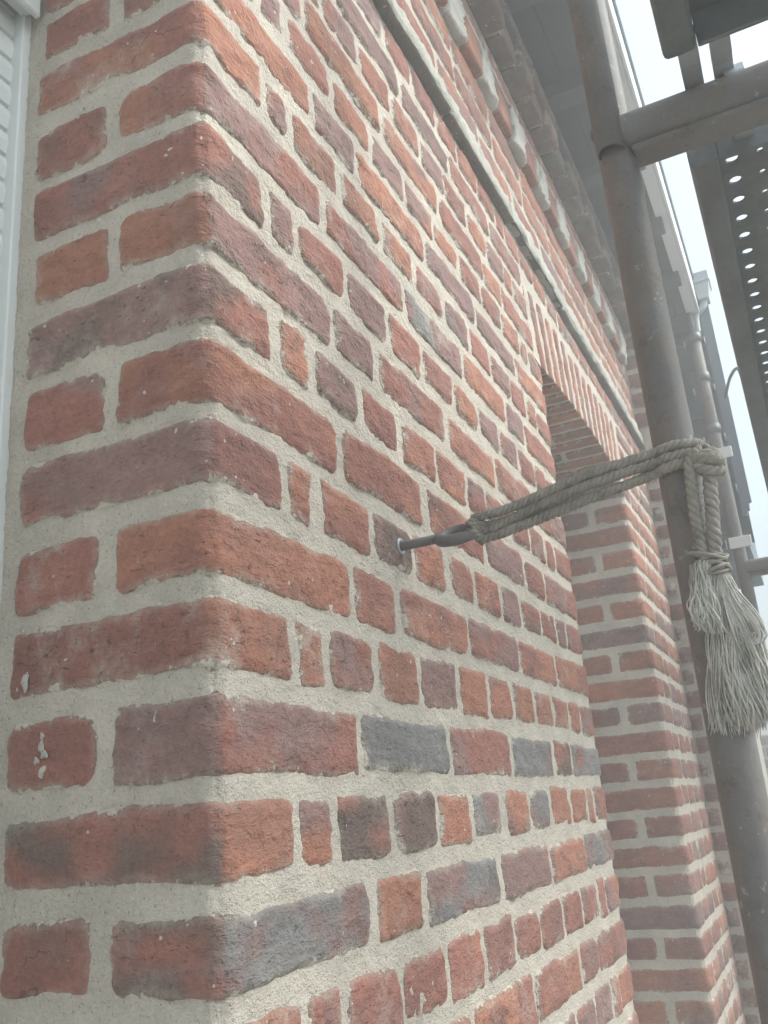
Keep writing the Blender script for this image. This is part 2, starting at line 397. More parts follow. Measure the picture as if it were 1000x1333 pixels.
# measured joints on the front of the pier: x from/to and colours
HERO = {
 -2: ([(0, .226), (.243, .341), (.359, .583), (.600, .815), (.826, 1.031), (1.04, 1.245)], ['PB', 'OO', 'PB', 'PO', 'OP', 'BP']),
 -1: ([(0, .102), (.113, .167), (.18, .283), (.296, .401), (.412, .507), (.52, .624), (.65, .747), (.758, .854), (.867, .977), (.99, 1.09), (1.1, 1.142), (1.153, 1.245)],
      ['O', 'PO', 'RD', 'PD', 'OR', 'PB', 'OP', 'BP', 'OP', 'O', 'O', 'RP']),
 0: ([(0, .226), (.236, .458), (.470, .690), (.703, .905), (.925, 1.022), (1.034, 1.245)], ['RP', 'BB', 'PR', 'BP', 'RD', 'BR']),
 1: ([(0, .110), (.125, .171), (.182, .272), (.287, .388), (.400, .508), (.521, .620), (.632, .73), (.741, .839), (.851, .946), (.959, 1.05), (1.062, 1.132), (1.144, 1.245)],
     ['O', 'O', 'PR', 'O', 'PR', 'OR', 'PO', 'O', 'OR', 'RO', 'O', 'RP']),
 2: ([(0, .232), (.244, .338), (.358, .567), (.579, .788), (.80, 1.004), (1.018, 1.245)], ['O', 'OR', 'OR', 'PR', 'OR', 'OR']),
 3: ([(0, .108), (.121, .163), (.186, .289), (.302, .4), (.412, .508), (.530, .616), (.630, .728), (.745, .833), (.845, .945), (.957, 1.048), (1.06, 1.115), (1.127, 1.245)],
     ['R', 'OR', 'RO', 'PD', 'OR', 'R', 'RO', 'PD', 'PR', 'R', 'RP', 'RP']),
 4: ([(0, .226), (.240, .448), (.474, .682), (.697, .885), (.899, 1.005), (1.019, 1.245)], ['RO', 'RO', 'RO', 'RP', 'R', 'RP']),
 5: ([(0, .1), (.119, .17), (.189, .283), (.301, .392), (.41, .512), (.524, .628), (.640, .714), (.73, .83), (.845, .945), (.957, 1.048), (1.06, 1.115), (1.127, 1.245)],
     ['DR', 'O', 'PD', 'R', 'OR', 'OR', 'PR', 'R', 'R', 'RP', 'R', 'RP']),
 6: ([(0, .228), (.242, .336), (.356, .57), (.585, .79), (.80, 1.01), (1.02, 1.245)], ['PR', 'PD', 'RP', 'OR', 'R', 'RP']),
 7: ([(0, .1), (.115, .158), (.172, .272), (.286, .388), (.40, .50), (.515, .62), (.632, .73), (.741, .839), (.851, .946), (.959, 1.05), (1.062, 1.132), (1.144, 1.245)],
     ['RD', 'RP', 'R', 'P', 'R', 'R', 'O', 'PD', 'PR', 'R', 'RP', 'R']),
 8: ([(0, .226), (.24, .455), (.470, .68), (.695, .90), (.915, 1.015), (1.03, 1.245)], ['PR', 'RP', 'PB', 'OR', 'PB', 'R']),
 9: ([(0, .105), (.118, .16), (.174, .275), (.289, .39), (.405, .505), (.518, .62), (.634, .735), (.747, .845), (.857, .955), (.968, 1.06), (1.072, 1.13), (1.142, 1.245)],
     ['O', 'PR', 'O', 'O', 'O', 'PR', 'PB', 'R', 'RP', 'R', 'OR', 'R']),
}
CORNER_L = {-2: 'RD', -1: 'DR', 0: 'PD', 1: 'OR', 2: 'OR', 3: 'RP', 4: 'RO', 5: 'PD', 6: 'OR', 7: 'RP', 8: 'RO', 9: 'RO', 10: 'R', 11: 'OR'}
HALF_L = {-2: 'RD', 0: 'OR', 2: 'RO', 4: 'RP', 6: 'OR', 8: 'RO', 10: 'OR'}

def pattern(k):
    if k % 4 == 2: ws = [.222, .105, .222, .222, .222, .222]
    elif k % 4 == 0: ws = [.222, .222, .222, .222, .105, .222]
    else: ws = [.104, .05] + [.104] * 8 + [.05, .104]
    return ws

def fit_row(x0, x1, ws, joint=0.012):
    tot = sum(ws) + joint * (len(ws) - 1); s = (x1 - x0) / tot; out = []; x = x0
    for i, w in enumerate(ws):
        a = x + (rng.uniform(-.003, .003) if i else 0); b = x + w * s; out.append((a, b)); x = b + joint * s
    return out

def run_row(x0, x1, k):
    """bricks filling a length that is not the pier"""
    unit = .234 if k % 2 == 0 else .1165
    n = max(1, round((x1 - x0) / unit)); ws = [unit - .012] * n
    if k % 4 == 0 and n > 2: ws[1] = .105; ws.append(.105)
    return fit_row(x0, x1, ws)

courses = []      # (k, z0, z1)
for k in range(-20, 9): courses.append((k, k * .075 + .0076, (k + 1) * .075 - .0066))
zt = 9 * .075; dp = (1.17 - zt) / 7
for i in range(7): courses.append((9 + i, zt + i * dp + .0072, zt + (i + 1) * dp - .006))

def soffit(x):    # underside of the shallow segmental arch
    t = (x - (W + X2) / 2) / ((X2 - W) / 2); return 0.886 + 0.024 * (1 - t * t)
ARCH_TOP = 1.092
LINT = 1.05       # head of the shuttered opening

for k, z0, z1 in courses:
    near = z1 > -0.5
    zc = (z0 + z1) / 2
    jz = lambda: rng.uniform(-.003, .003)
    # ---- the pier
    if zc < LINT + 0.03 or True:
        full = zc > ARCH_TOP
        if full: spans = [(0.0, XE)]
        elif zc > 0.875: sh = 0.02 + 0.055 * (zc - 0.86) / 0.23; spans = [(0.0, W - sh), (X2 + sh, XE)]
        else: spans = [(0.0, W), (X2, XE)]
        for si, (xa, xb) in enumerate(spans):
            if si == 0 and k in HERO: segs, cs = HERO[k]; segs = [s for s in segs if s[0] < xb - .03]; segs[-1] = (segs[-1][0], xb); cs = cs[:len(segs)]
            elif si == 0 and not full:
                segs = fit_row(xa, xb, pattern(k)); cs = [rcode() for _ in segs]
            else:
                segs = run_row(xa, xb, k) if si else fit_row(xa, xb, (pattern(k) + [.222 if k % 2 == 0 else .104] * (7 if k % 2 == 0 else 14))); cs = [rcode() for _ in segs]
            for i, ((a, b), cc) in enumerate(zip(segs, cs)):
                c1, c2 = codes(cc); gx = .0012; a = a - gx * (i > 0); b = b + gx * (i < len(segs) - 1 or full); zz0, zz1 = z0 + jz(), z1 + jz()
                dist = math.hypot(a - CAM[0], zc - CAM[2])
                st = 0.0042 if (near and a < .5 and zc < .85) else (0.007 if near and a < 1.3 else 0.016)
                if not near: st = 0.03
                if i == 0 and si == 0 and zc < LINT:
                    ln = DEP if k % 2 else 0.098
                    cl = codes(CORNER_L.get(k, rcode()))
                    add_brick(a - .0005, b, -.0005, ln, zz0, zz1, 'fl', st, seed(), c1, c2, corner='l', cL=cl)
                    if k % 2 == 0:
                        h1, h2 = codes(HALF_L.get(k, rcode()))
                        add_brick(-.0005, .06, .110 + rng.uniform(-.003, .003), DEP + .002 - rng.uniform(0, .012), zz0 + jz(), zz1 + jz(), 'l', st, seed(), h1, h2, corner='L')
                elif i == 0 and si == 1 and zc < .9:
                    ln = DEP if k % 2 else 0.098
                    add_brick(a - .0005, b, -.0005, ln, zz0, zz1, 'fl', 0.012 if z1 > -.8 else .03, seed(), c1, c2, corner='l', amp=.7)
                    if k % 2 == 0:
                        h1, h2 = codes(rng.choice(['R', 'RP', 'RO']))
                        add_brick(a - .0005, a + .06, .112, DEP, zz0, zz1, 'l', 0.012 if z1 > -.8 else .03, seed(), h1, h2, corner='L', amp=.7)
                elif i == len(segs) - 1 and si == 0 and not full and zc < .86:
                    add_brick(a, b + .0005, -.0005, (DEP if k % 2 else .1), zz0, zz1, 'fr', st, seed(), c1, c2, corner='r')
                else:
                    add_brick(a, b, -.0008 + rng.uniform(-.0012, .0012), .05, zz0, zz1, 'f', st, seed(), c1, c2)
    # ---- wall beside and above the shuttered opening (beyond the frame)
    if zc > LINT + .02: xs_ = run_row(-1.9, -.012, k)
    else: xs_ = run_row(-1.9, -1.262, k)
    for a, b in xs_:
        c1, c2 = codes(rcode()); add_brick(a, b, -.0008, .05, z0, z1, 'f', .03, seed(), c1, c2)
    # ---- pilaster closing the facade
    c1, c2 = codes(rng.choice(['R', 'RP', 'PD', 'R']))
    if k % 2: add_brick(XE - .0025, XE + .22, -.118, .0, z0, z1, 'fl', .02 if near else .04, seed(), c1, c2, corner='l', amp=.7)
    else:
        add_brick(XE - .0025, XE + .104, -.118, -.052, z0, z1, 'fl', .02 if near else .04, seed(), c1, c2, corner='l', amp=.7)
        c1, c2 = codes(rng.choice(['R', 'RP', 'PD'])); add_brick(XE - .0025, XE + .104, -.04, .0, z0, z1, 'l', .02 if near else .04, seed(), c1, c2, corner='L', amp=.7)
        c1, c2 = codes('R'); add_brick(XE + .116, XE + .22, -.118, -.05, z0, z1, 'f', .04, seed(), c1, c2, amp=.7)
# ---- frieze: three courses above the string course
for i in range(3):
    z0 = 1.25 + i * .08 + .006; z1 = z0 + .068
    for a, b in run_row(-1.9, XE - .004, i + (1 if i == 1 else 0)):
        c1, c2 = codes(rcode()); add_brick(a, b, -.001 + rng.uniform(-.001, .001), .05, z0, z1, 'f', .014 if -.1 < a < 1.8 else .03, seed(), c1, c2)
    c1, c2 = codes('R'); add_brick(XE - .0025, XE + .22, -.118, .0, z0, z1, 'fl', .03, seed(), c1, c2, corner='l', amp=.7)
# ---- cornice courses under the eaves; eave shade painted into the upper two as darker brick
for i in range(3):
    c1, c2 = codes('RP'); add_brick(XE - .0025, XE + .22, -.1185, .0, 1.497 + i * .08, 1.56 + i * .08, 'fl', .03, seed(), c1, c2, corner='l', amp=.7)
for a, b in run_row(-1.9, XE - .004, 2):
    c1, c2 = codes(rng.choice(['R', 'P', 'PD', 'RP'])); add_brick(a, b, -.019, .05, 1.603, 1.648, 'f', .016 if .6 < a < 2.4 else .035, seed(), c1, c2, eb=.003)
for q, (a, b) in enumerate(run_row(-1.9, XE - .004, 1)):
    c1, c2 = codes(rng.choice(['D', 'DK', 'KD', 'PD'])); add_brick(a, b, -.074 if q % 2 else -.062, -.005, 1.657, 1.712, 'fb', .016 if .6 < a < 2.4 else .035, seed(), c1, c2, amp=.8, eb=.006)
for a, b in run_row(-1.9, XE - .004, 2):
    c1, c2 = codes(rng.choice(['D', 'K', 'PD', 'DK'])); add_brick(a, b, -.078, -.005, 1.722, 1.752, 'fb', .03, seed(), c1, c2, eb=.005)

# ---------------------------------------------------------------- the building
bld = thing('brick_building', 'old red and purple brick building with thick pale mortar joints and shallow arched opening', 'building', (0, 0, GROUND))
order = sorted(range(len(BR)), key=lambda i: -BR[i][5])
single = set(order[:300])
rest = []
for i in order[:300]:
    v, f, c, e, r, s = BR[i]; loc = v.mean(0)
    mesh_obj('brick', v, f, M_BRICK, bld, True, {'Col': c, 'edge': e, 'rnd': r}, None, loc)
V = []; F = []; C = []; E_ = []; RN = []; n = 0
for i in range(len(BR)):
    if i in single: continue
    v, f, c, e, r, s = BR[i]; V.append(v); F.append(f + n); C.append(c); E_.append(e); RN.append(r); n += len(v)
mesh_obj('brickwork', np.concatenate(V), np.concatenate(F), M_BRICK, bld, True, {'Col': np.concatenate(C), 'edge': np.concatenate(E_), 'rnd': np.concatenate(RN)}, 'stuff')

def sheet(S, Z, fn, name, mat, parent, amp=1.0, freq=1.0):
    """mortar sheet: fn(s array)->(x,y,nx,ny)"""
    s, z = np.meshgrid(S, Z, indexing='ij'); sh = s.shape; s = s.ravel(); z = z.ravel()
    x, y, nx, ny = fn(s); P = np.stack([x, y, z], 1)
    d = amp * (0.0010 * vnoise(P, 26 * freq, 61) + 0.0010 * vnoise(P, 75 * freq, 62) + 0.0010 * vnoise(P, 170 * freq, 63))
    P[:, 0] += nx * d; P[:, 1] += ny * d
    idx = np.arange(len(s)).reshape(sh)
    f = np.stack([idx[:-1, :-1], idx[1:, :-1], idx[1:, 1:], idx[:-1, 1:]], -1).reshape(-1, 4)
    return P, f

def wrap(xa, xb, dep, r=0.016):
    """path: reveal at xa (from y=dep) - front - reveal at xb"""
    def fn(s):
        x = np.where(s < 0, xa, np.where(s > xb - xa, xb, xa + s)); y = np.where(s < 0, -s, np.where(s > xb - xa, s - (xb - xa), 0.0))
        nx = np.where(s < 0, -1.0, np.where(s > xb - xa, 1.0, 0)); ny = np.where((s >= 0) & (s <= xb - xa), -1.0, 0.0)
        t = np.clip(1 - np.abs(s) / r, 0, 1) ** 2 * r * .36; x = x + t; y = y + t
        t2 = np.clip(1 - np.abs(s - (xb - xa)) / r, 0, 1) ** 2 * r * .36; x = x - t2; y = y + t2
        # bed joints struck slightly back
        x = x - nx * .0004; y = y - ny * .0004
        return x, y, nx, ny
    return fn
def axis(parts):
    a = [np.linspace(p, q, max(2, int(round((q - p) / st)) + 1))[:-1] for p, q, st in parts]
    return np.concatenate(a + [np.array([parts[-1][1]])])
mv = []; mf = []; mn = 0
def addm(t):
    global mn
    mv.append(t[0]); mf.append(t[1] + mn); mn += len(t[0])
addm(sheet(axis([(-.30, -.012, .0042), (-.012, .012, .0025), (.012, .55, .0042), (.55, 1.23, .007), (1.23, 1.26, .003), (1.26, W + .25, .03)]),
           axis([(GROUND, -.5, .03), (-.5, -.3, .006), (-.3, .80, .0038), (.80, .886, .006)]), wrap(0, W, .25), 'm', None, None))
addm(sheet(axis([(-.30, -.012, .02), (-.012, .012, .003), (.012, W - .05, .009)]), axis([(.886, 1.17, .0075)]), wrap(0, 9, .25), 'm', None, None))
addm(sheet(axis([(-.25, -.012, .008), (-.012, .012, .003), (.012, XE - X2, .013)]), axis([(GROUND, -.7, .05), (-.7, .886, .008)]), wrap(X2, 9, .25), 'm', None, None))
# spandrel above the arch + the soffit of the arch
xs = axis([(W - .05, X2 + .05, .009), (X2 + .05, XE, .02)]); tz = np.linspace(0, 1, 40)
P = []; nT = len(tz)
for x in xs:
    lo_ = soffit(x) if W < x < X2 else .886
    P += [(x, 0.0008, lo_ + (1.17 - lo_) * t) for t in tz]
P = np.array(P); P[:, 1] += .0014 * vnoise(P, 40, 61) + .001 * vnoise(P, 120, 62)
idx = np.arange(len(P)).reshape(len(xs), nT)
addm((P, np.stack([idx[:-1, :-1], idx[1:, :-1], idx[1:, 1:], idx[:-1, 1:]], -1).reshape(-1, 4)))
xs = axis([(W, X2, .009)]); ys = np.linspace(0.001, .25, 28)
P = np.array([(x, y, soffit(x) + .003) for x in xs for y in ys]); P[:, 2] += .002 * vnoise(P, 40, 61) + .0012 * vnoise(P, 110, 62)
idx = np.arange(len(P)).reshape(len(xs), len(ys))
addm((P, np.stack([idx[:-1, :-1], idx[1:, :-1], idx[1:, 1:], idx[:-1, 1:]], -1).reshape(-1, 4)))
# upper wall, wall over and beyond the shuttered opening, pilaster
def plane_fn(x0, y0, nx, ny):
    def fn(s): o = np.ones_like(s); return x0 + (s if ny else 0 * s), y0 + (s if nx else 0 * s), nx * o, ny * o
    return fn
addm(sheet(axis([(-1.9, -.1, .04), (-.1, XE, .012)]), axis([(1.171, 1.60, .009)]), plane_fn(0, .0006, 0, -1), 'm', None, None))
addm(sheet(axis([(-1.9, -.1, .04), (-.1, XE, .014)]), axis([(1.596, 1.656, .009)]), plane_fn(0, -.019, 0, -1), 'm', None, None))
addm(sheet(axis([(-1.9, -.1, .04), (-.1, XE, .014)]), axis([(1.656, 1.80, .012)]), plane_fn(0, -.056, 0, -1), 'm', None, None))
addm(sheet(axis([(-1.9, 0, .04)]), axis([(LINT, 1.17, .03)]), plane_fn(0, .0006, 0, -1), 'm', None, None))
addm(sheet(axis([(-1.9, -1.25, .04)]), axis([(GROUND, LINT, .04)]), plane_fn(0, .0006, 0, -1), 'm', None, None))
addm(sheet(axis([(-.117, .0, .012)]), axis([(GROUND, -.7, .06), (-.7, 1.76, .014)]), plane_fn(XE + .0006, 0, -1, 0), 'm', None, None))
addm(sheet(axis([(XE + .001, XE + .22, .03)]), axis([(GROUND, 1.76, .04)]), plane_fn(0, -.1165, 0, -1), 'm', None, None))
mb = MB()     # flat undersides / hidden returns of the masonry
mb.box(-1.25, -.001, .002, .25, LINT + .001, LINT + .02); mb.box(-1.27, -1.25, .002, .25, GROUND, LINT)
mb.box(-1.9, XE, -.0185, .0, 1.597, 1.601); mb.box(-1.9, XE, -.0555, -.020, 1.664, 1.668)
mb.box(-1.9, 3.1, .255, .40, .0, 1.76) if False else None
addm((np.array(mb.v), np.array(mb.f)))
mesh_obj('mortar', np.concatenate(mv), np.concatenate(mf), M_MORTAR, bld, True)

# voussoirs of the arch
nv = 13; R0 = 1.25
for i in range(nv):
    xc = W + (X2 - W) * (i + .5) / nv; hw = (X2 - W) / nv / 2 - .0145; th = (xc - (W + X2) / 2) * .42
    zb = soffit(xc)
    def skew(v, xc=xc, zb=zb, th=th):
        v = v.copy(); h = v[:, 2] - zb; v[:, 0] = xc + (v[:, 0] - xc) * (1 + .28 * h) + h * th; v[:, 2] += (v[:, 0] - xc) * -.25 * (xc - (W + X2) / 2); return v
    c1, c2 = codes(rng.choice(['R', 'RO', 'O', 'RP']))
    v, f, c, e, r = make_brick(xc - hw, xc + hw, -.001, .105 if i % 2 else .2, zb - .005, ARCH_TOP - .012 - rng.uniform(0, .006), 'fb', .011, seed(), c1, c2, amp=.7, skew=skew)
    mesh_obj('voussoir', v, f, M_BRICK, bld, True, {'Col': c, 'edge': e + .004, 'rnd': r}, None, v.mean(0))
    if i % 2:
        v, f, c, e, r = make_brick(xc - hw, xc + hw, .12, .215, zb - .005, ARCH_TOP - .02, 'b', .011, seed(), c1, c2, amp=.7, skew=skew)
        mesh_obj('voussoir', v, f, M_BRICK, bld, True, {'Col': c, 'edge': e + .004, 'rnd': r}, None, v.mean(0))

# string course: rendered lengths with a drip edge
x = -1.9
while x < XE - .02:
    w = min(rng.uniform(.36, .5), XE - x - .003)
    st = .011 if 0 < x < 2 else .03
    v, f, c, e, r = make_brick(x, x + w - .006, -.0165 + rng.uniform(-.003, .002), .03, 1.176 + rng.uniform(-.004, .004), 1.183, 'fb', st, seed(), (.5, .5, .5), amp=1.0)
    mesh_obj('string_course_stone', v, f, M_DSTONE, bld, True, None, None, v.mean(0))  # dark stone tone also carries the shade missing below the ledge
    v, f, c, e, r = make_brick(x, x + w - .003, -.0165, .03, 1.181, 1.246 + rng.uniform(-.004, .004), 'f', st, seed(), (.5, .5, .5), amp=2.3, skew=lambda q: np.stack([q[:, 0], q[:, 1] + np.clip((q[:, 2] - 1.2) / .05, 0, 1) * .006, q[:, 2]], 1))
    mesh_obj('mortar_fillet', v, f, M_STONE, bld, True, None, None, v.mean(0)); x += w
# band of alternating red and whitened blocks
x = -.30; i = 0
while x < XE - .12:
    w = .106 if i % 2 else .104
    w += rng.uniform(-.008, .008); d = -.019 + rng.uniform(-.003, .002)
    if i % 2 == 0:
        c1, c2 = codes(rng.choice(['O', 'RO', 'OY', 'R']))
        v, f, c, e, r = make_brick(x, x + w - .003, d, .04, 1.492, 1.585, 'fbl', .012, seed(), c1, c2)
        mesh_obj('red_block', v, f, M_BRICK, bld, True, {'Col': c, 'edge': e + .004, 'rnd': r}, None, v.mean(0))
    else:
        v, f, c, e, r = make_brick(x, x + w - .003, d - .003, .04, 1.488, 1.592, 'fbl', .010, seed(), (.5, .5, .5), amp=3.0)
        mesh_obj('whitened_block', v, f, M_WHITE, bld, True, None, None, v.mean(0))
    x += w; i += 1
# lime splashes stuck on the bricks beside the shutter
def splash(y, z, ry, rz, s):
    v = []; nn = 12
    for k in range(nn):
        a = 2 * math.pi * k / nn; q = 1 + .25 * math.sin(3 * a + s) + .15 * math.sin(5 * a + 2 * s)
        v.append((-.003, y + ry * q * math.cos(a), z + rz * q * math.sin(a)))
    v2 = [(-.0040, y + (p[1] - y) * .75, z + (p[2] - z) * .75) for p in v]
    mb = MB(); mb.add(v + v2 + [(-.0042, y, z)], [(k, (k + 1) % nn, nn + (k + 1) % nn, nn + k) for k in range(nn)] + [(nn + k, nn + (k + 1) % nn, 2 * nn) for k in range(nn)])
    mb.build('lime_splash', M_WHITE, bld, True)
for a in ((.187, .099, .004, .008, 1), (.1665, .045, .003, .006, 2), (.163, .038, .004, .003, 3), (.171, .034, .003, .003, 4), (.166, .053, .002, .003, 5)): splash(*a)
# eaves: soffit boards, rafter tails, fascia, gutter board, roof
ZS = 1.80
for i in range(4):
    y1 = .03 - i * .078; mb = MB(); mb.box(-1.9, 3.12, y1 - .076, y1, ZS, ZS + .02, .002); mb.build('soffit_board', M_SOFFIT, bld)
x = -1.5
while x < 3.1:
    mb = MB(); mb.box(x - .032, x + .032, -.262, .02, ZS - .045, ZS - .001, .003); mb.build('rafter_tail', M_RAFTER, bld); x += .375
mb = MB(); mb.box(-1.9, 3.14, -.2815, -.243, ZS - .012, ZS + .0, .002); mb.build('fascia_soffit', M_FASCIA, bld)
mb = MB(); mb.box(-1.9, 3.14, -.292, -.282, ZS - .014, ZS + .14, .002); mb.build('fascia_board', M_FASCIA, bld)
mb = MB(); mb.box(-1.9, 3.14, -.300, -.2925, ZS + .118, ZS + .141, .002); mb.build('gutter_lip', M_BOARD, bld)
mb = MB(); mb.add([(-1.9, -.29, ZS + .145), (3.12, -.29, ZS + .145), (3.12, .46, ZS + .55), (-1.9, .46, ZS + .55), (-1.9, -.29, ZS + .165), (3.12, -.29, ZS + .165), (3.12, .46, ZS + .57), (-1.9, .46, ZS + .57)],
                  [(0, 1, 2, 3), (7, 6, 5, 4), (0, 4, 5, 1), (1, 5, 6, 2), (2, 6, 7, 3), (3, 7, 4, 0)]); mb.build('roof', M_TILE, bld)
# back of the arched opening
mb = MB(); mb.box(W + .002, X2 - .002, .252, .27, GROUND, .93); mb.build('window_blind', M_PVC, bld)
mb = MB(); mb.box(-1.9, 3.1, .41, .45, GROUND, 1.79); mb.build('inner_wall', M_DARK, bld)

# ---------------------------------------------------------------- roller shutter
rs = thing('roller_shutter', 'white slatted roller shutter closing the opening beside the brick corner', 'shutter', (-.6, .26, GROUND))
z = GROUND + .02
pit = .0308
while z < .84:
    mb = MB(); y = .236; h = pit - .0022
    prof = [(y + .006, z), (y + .001, z + .002), (y, z + h * .3), (y - .0012, z + h * .55), (y, z + h * .8), (y + .001, z + h - .002), (y + .006, z + h)]
    v = []; f = []
    for xx in (-1.235, -.009):
        v += [(xx, p[0], p[1]) for p in prof]
    nn = len(prof); f = [(k, k + 1, nn + k + 1, nn + k) for k in range(nn - 1)] + [(nn - 1, 0, nn, 2 * nn - 1)]
    mb.add(v, f).build('slat', M_PVC, rs); z += pit
for xx in (-.0100, -1.25):
    mb = MB(); mb.box(xx, xx + .0125, .223, .256, GROUND, .842, .0015); mb.build('guide_rail', M_PVC, rs)
mb = MB(); mb.box(-1.245, -.004, .212, .230, .826, 1.04, .003); mb.build('box_front', M_PVC, rs)
mb = MB(); mb.box(-1.245, -.004, .2305, .258, .842, .856, .002); mb.build('box_underside', M_PVC, rs)
mb = MB(); mb.box(-1.245, -.004, .204, .2115, .816, .844, .002); mb.build('box_lip', M_PVC, rs)

# ---------------------------------------------------------------- eye bolt and rope
eb = thing('eye_bolt', 'rusty steel eye bolt screwed into a purple brick', 'bolt', (.365, 0, .263))
mb = MB(); mb.tube([(.365, .03, .263), (.365, -.05, .263)], .0055, 14); mb.build('shaft', M_STEEL, eb, True)
mb = MB(); mb.ring((.366, -.074, .263), (0, -1, 0), (.85, .30, .50), .0210, .0068, 32, 12); mb.build('eye', M_STEEL, eb, True)
mb = MB(); mb.ring((.365, -.0035, .263), (1, 0, 0), (0, 0, 1), .0080, .0020, 20, 8); mb.build('plug_collar', M_ZINC, eb, True)

def catmull(pts, n):
    pts = [Vector(p) for p in pts]; P = [pts[0] * 2 - pts[1]] + pts + [pts[-1] * 2 - pts[-2]]; out = []
    for i in range(1, len(P) - 2):
        for k in range(n):
            t = k / n; a, b, c, d = P[i - 1], P[i], P[i + 1], P[i + 2]
            out.append(.5 * ((2 * b) + (c - a) * t + (2 * a - 5 * b + 4 * c - d) * t * t + (3 * b - a - 3 * c + d) * t ** 3))
    out.append(pts[-1]); return out

def rope(mb, path, r, pitch=.026, strands=3, n=7, fuzz=0):
    path = [Vector(p) for p in path]
    # resample
    L = [0]
    for i in range(1, len(path)): L.append(L[-1] + (path[i] - path[i - 1]).length)
    m = max(4, int(L[-1] / .0028)); pts = []; j = 0
    for k in range(m + 1):
        s = L[-1] * k / m
        while j < len(L) - 2 and L[j + 1] < s: j += 1
        pts.append(path[j].lerp(path[j + 1], (s - L[j]) / max(1e-9, L[j + 1] - L[j])))
    up = None; fr = []
    for i, p in enumerate(pts):
        t = (pts[min(i + 1, m)] - pts[max(i - 1, 0)]).normalized()
        if up is None: up = Vector((0.1, .2, 1)) if abs(t.z) < .9 else Vector((1, 0, 0.1))
        a = t.cross(up).normalized(); b = a.cross(t).normalized(); up = b; fr.append((p, a, b))
    for sdx in range(strands):
        q = []
        for i, (p, a, b) in enumerate(fr):
            th = 2 * math.pi * (sdx / strands + (L[-1] * i / m) / pitch); rr = r * .52
            q.append(p + a * math.cos(th) * rr + b * math.sin(th) * rr)
        mb.tube(q, [r * .56 * (1 + .1 * math.sin(i * 1.7 + sdx)) for i in range(len(q))], n)
    for _ in range(fuzz):
        p, a, b = fr[rng.randrange(len(fr))]; th = rng.uniform(0, 6.28); d = a * math.cos(th) + b * math.sin(th)
        mb.tube([p + d * r * .9, p + d * (r + rng.uniform(.002, .005)) + Vector((rng.uniform(-1, 1), rng.uniform(-1, 1), rng.uniform(-1, 1))) * .004], .00025, 3, False)

PX, PY = .410, -.316; PR = .0226
tr = thing('tie_rope', 'beige hemp rope stretched from wall eye bolt to scaffold pole with frayed ends', 'rope', (PX - .03, PY, .29))
def around(z0, z1, a0, a1, rad, n=14):
    return [(PX + rad * math.cos(math.radians(a0 + (a1 - a0) * k / n)), PY + rad * math.sin(math.radians(a0 + (a1 - a0) * k / n)), z0 + (z1 - z0) * k / n) for k in range(n + 1)]
# angles: 90 = wall side (+y), 180 = camera side (-x)
rr = .0056
mb = MB()
def lash(pts, a0, a1, z0, z1, fz): rope(mb, catmull(pts + around(z0, z1, a0, a1, PR + rr), 6), rr, .019, fuzz=fz)
lash([(.378, -.096, .253), (.362, -.104, .266), (.358, -.098, .275), (.366, -.14, .281), (.374, -.22, .301)], 140, 262, .314, .317, 160)
lash([(.350, -.094, .270), (.366, -.105, .262), (.369, -.14, .270), (.376, -.22, .290)], 140, 262, .303, .306, 160)
lash([(.352, -.094, .262), (.368, -.104, .254), (.371, -.15, .260), (.380, -.22, .276)], 132, 255, .292, .296, 160)
lash([(.360, -.100, .266), (.376, -.12, .270), (.395, -.18, .282), (.428, -.25, .298)], 60, -60, .306, .31, 30)
mb.build('lashing', M_ROPE, tr, True)
# knot: a few tight turns
kc = Vector((.383, -.348, .294)); mb = MB()
for q, (a1, a2, R1) in enumerate((((.3, .2, 1), (.6, -.8, 0), .012), ((1, .2, .2), (0, 1, .3), .013), ((.2, 1, .5), (.7, .1, -.6), .011), ((.5, .5, .7), (-.6, .8, 0), .012))):
    a1 = Vector(a1).normalized(); a2 = (Vector(a2) - a1 * Vector(a2).dot(a1)).normalized()
    rope(mb, [kc + a1 * R1 * math.cos(t * .3) + a2 * R1 * math.sin(t * .3) + Vector((0, 0, -.003 * q)) for t in range(21)], .0062, .022, fuzz=12)
mb.build('knot', M_ROPE, tr, True)
mb = MB()
rope(mb, catmull([(.380, -.334, .300), (.376, -.330, .285), (.377, -.327, .25), (.379, -.326, .215), (.380, -.327, .186)], 8), .0062, fuzz=40)
rope(mb, catmull([(.381, -.350, .288), (.380, -.346, .265), (.380, -.342, .23), (.381, -.338, .20), (.381, -.335, .18)], 8), .0072, fuzz=50)
mb.build('hanging_end', M_ROPE, tr, True)
mb = MB()      # whipping that binds the ends
for q in range(6):
    c = Vector((.380 + rng.uniform(-.002, .002), -.331 + rng.uniform(-.002, .002), .190 - q * .0034)); mb.tube([c + Vector((.013 * math.cos(t * .35), .0165 * math.sin(t * .35), .006 * math.sin(t * .35 + q * 1.9))) for t in range(19)], .0018, 6, False)
mb.build('binding', M_ROPE, tr, True)
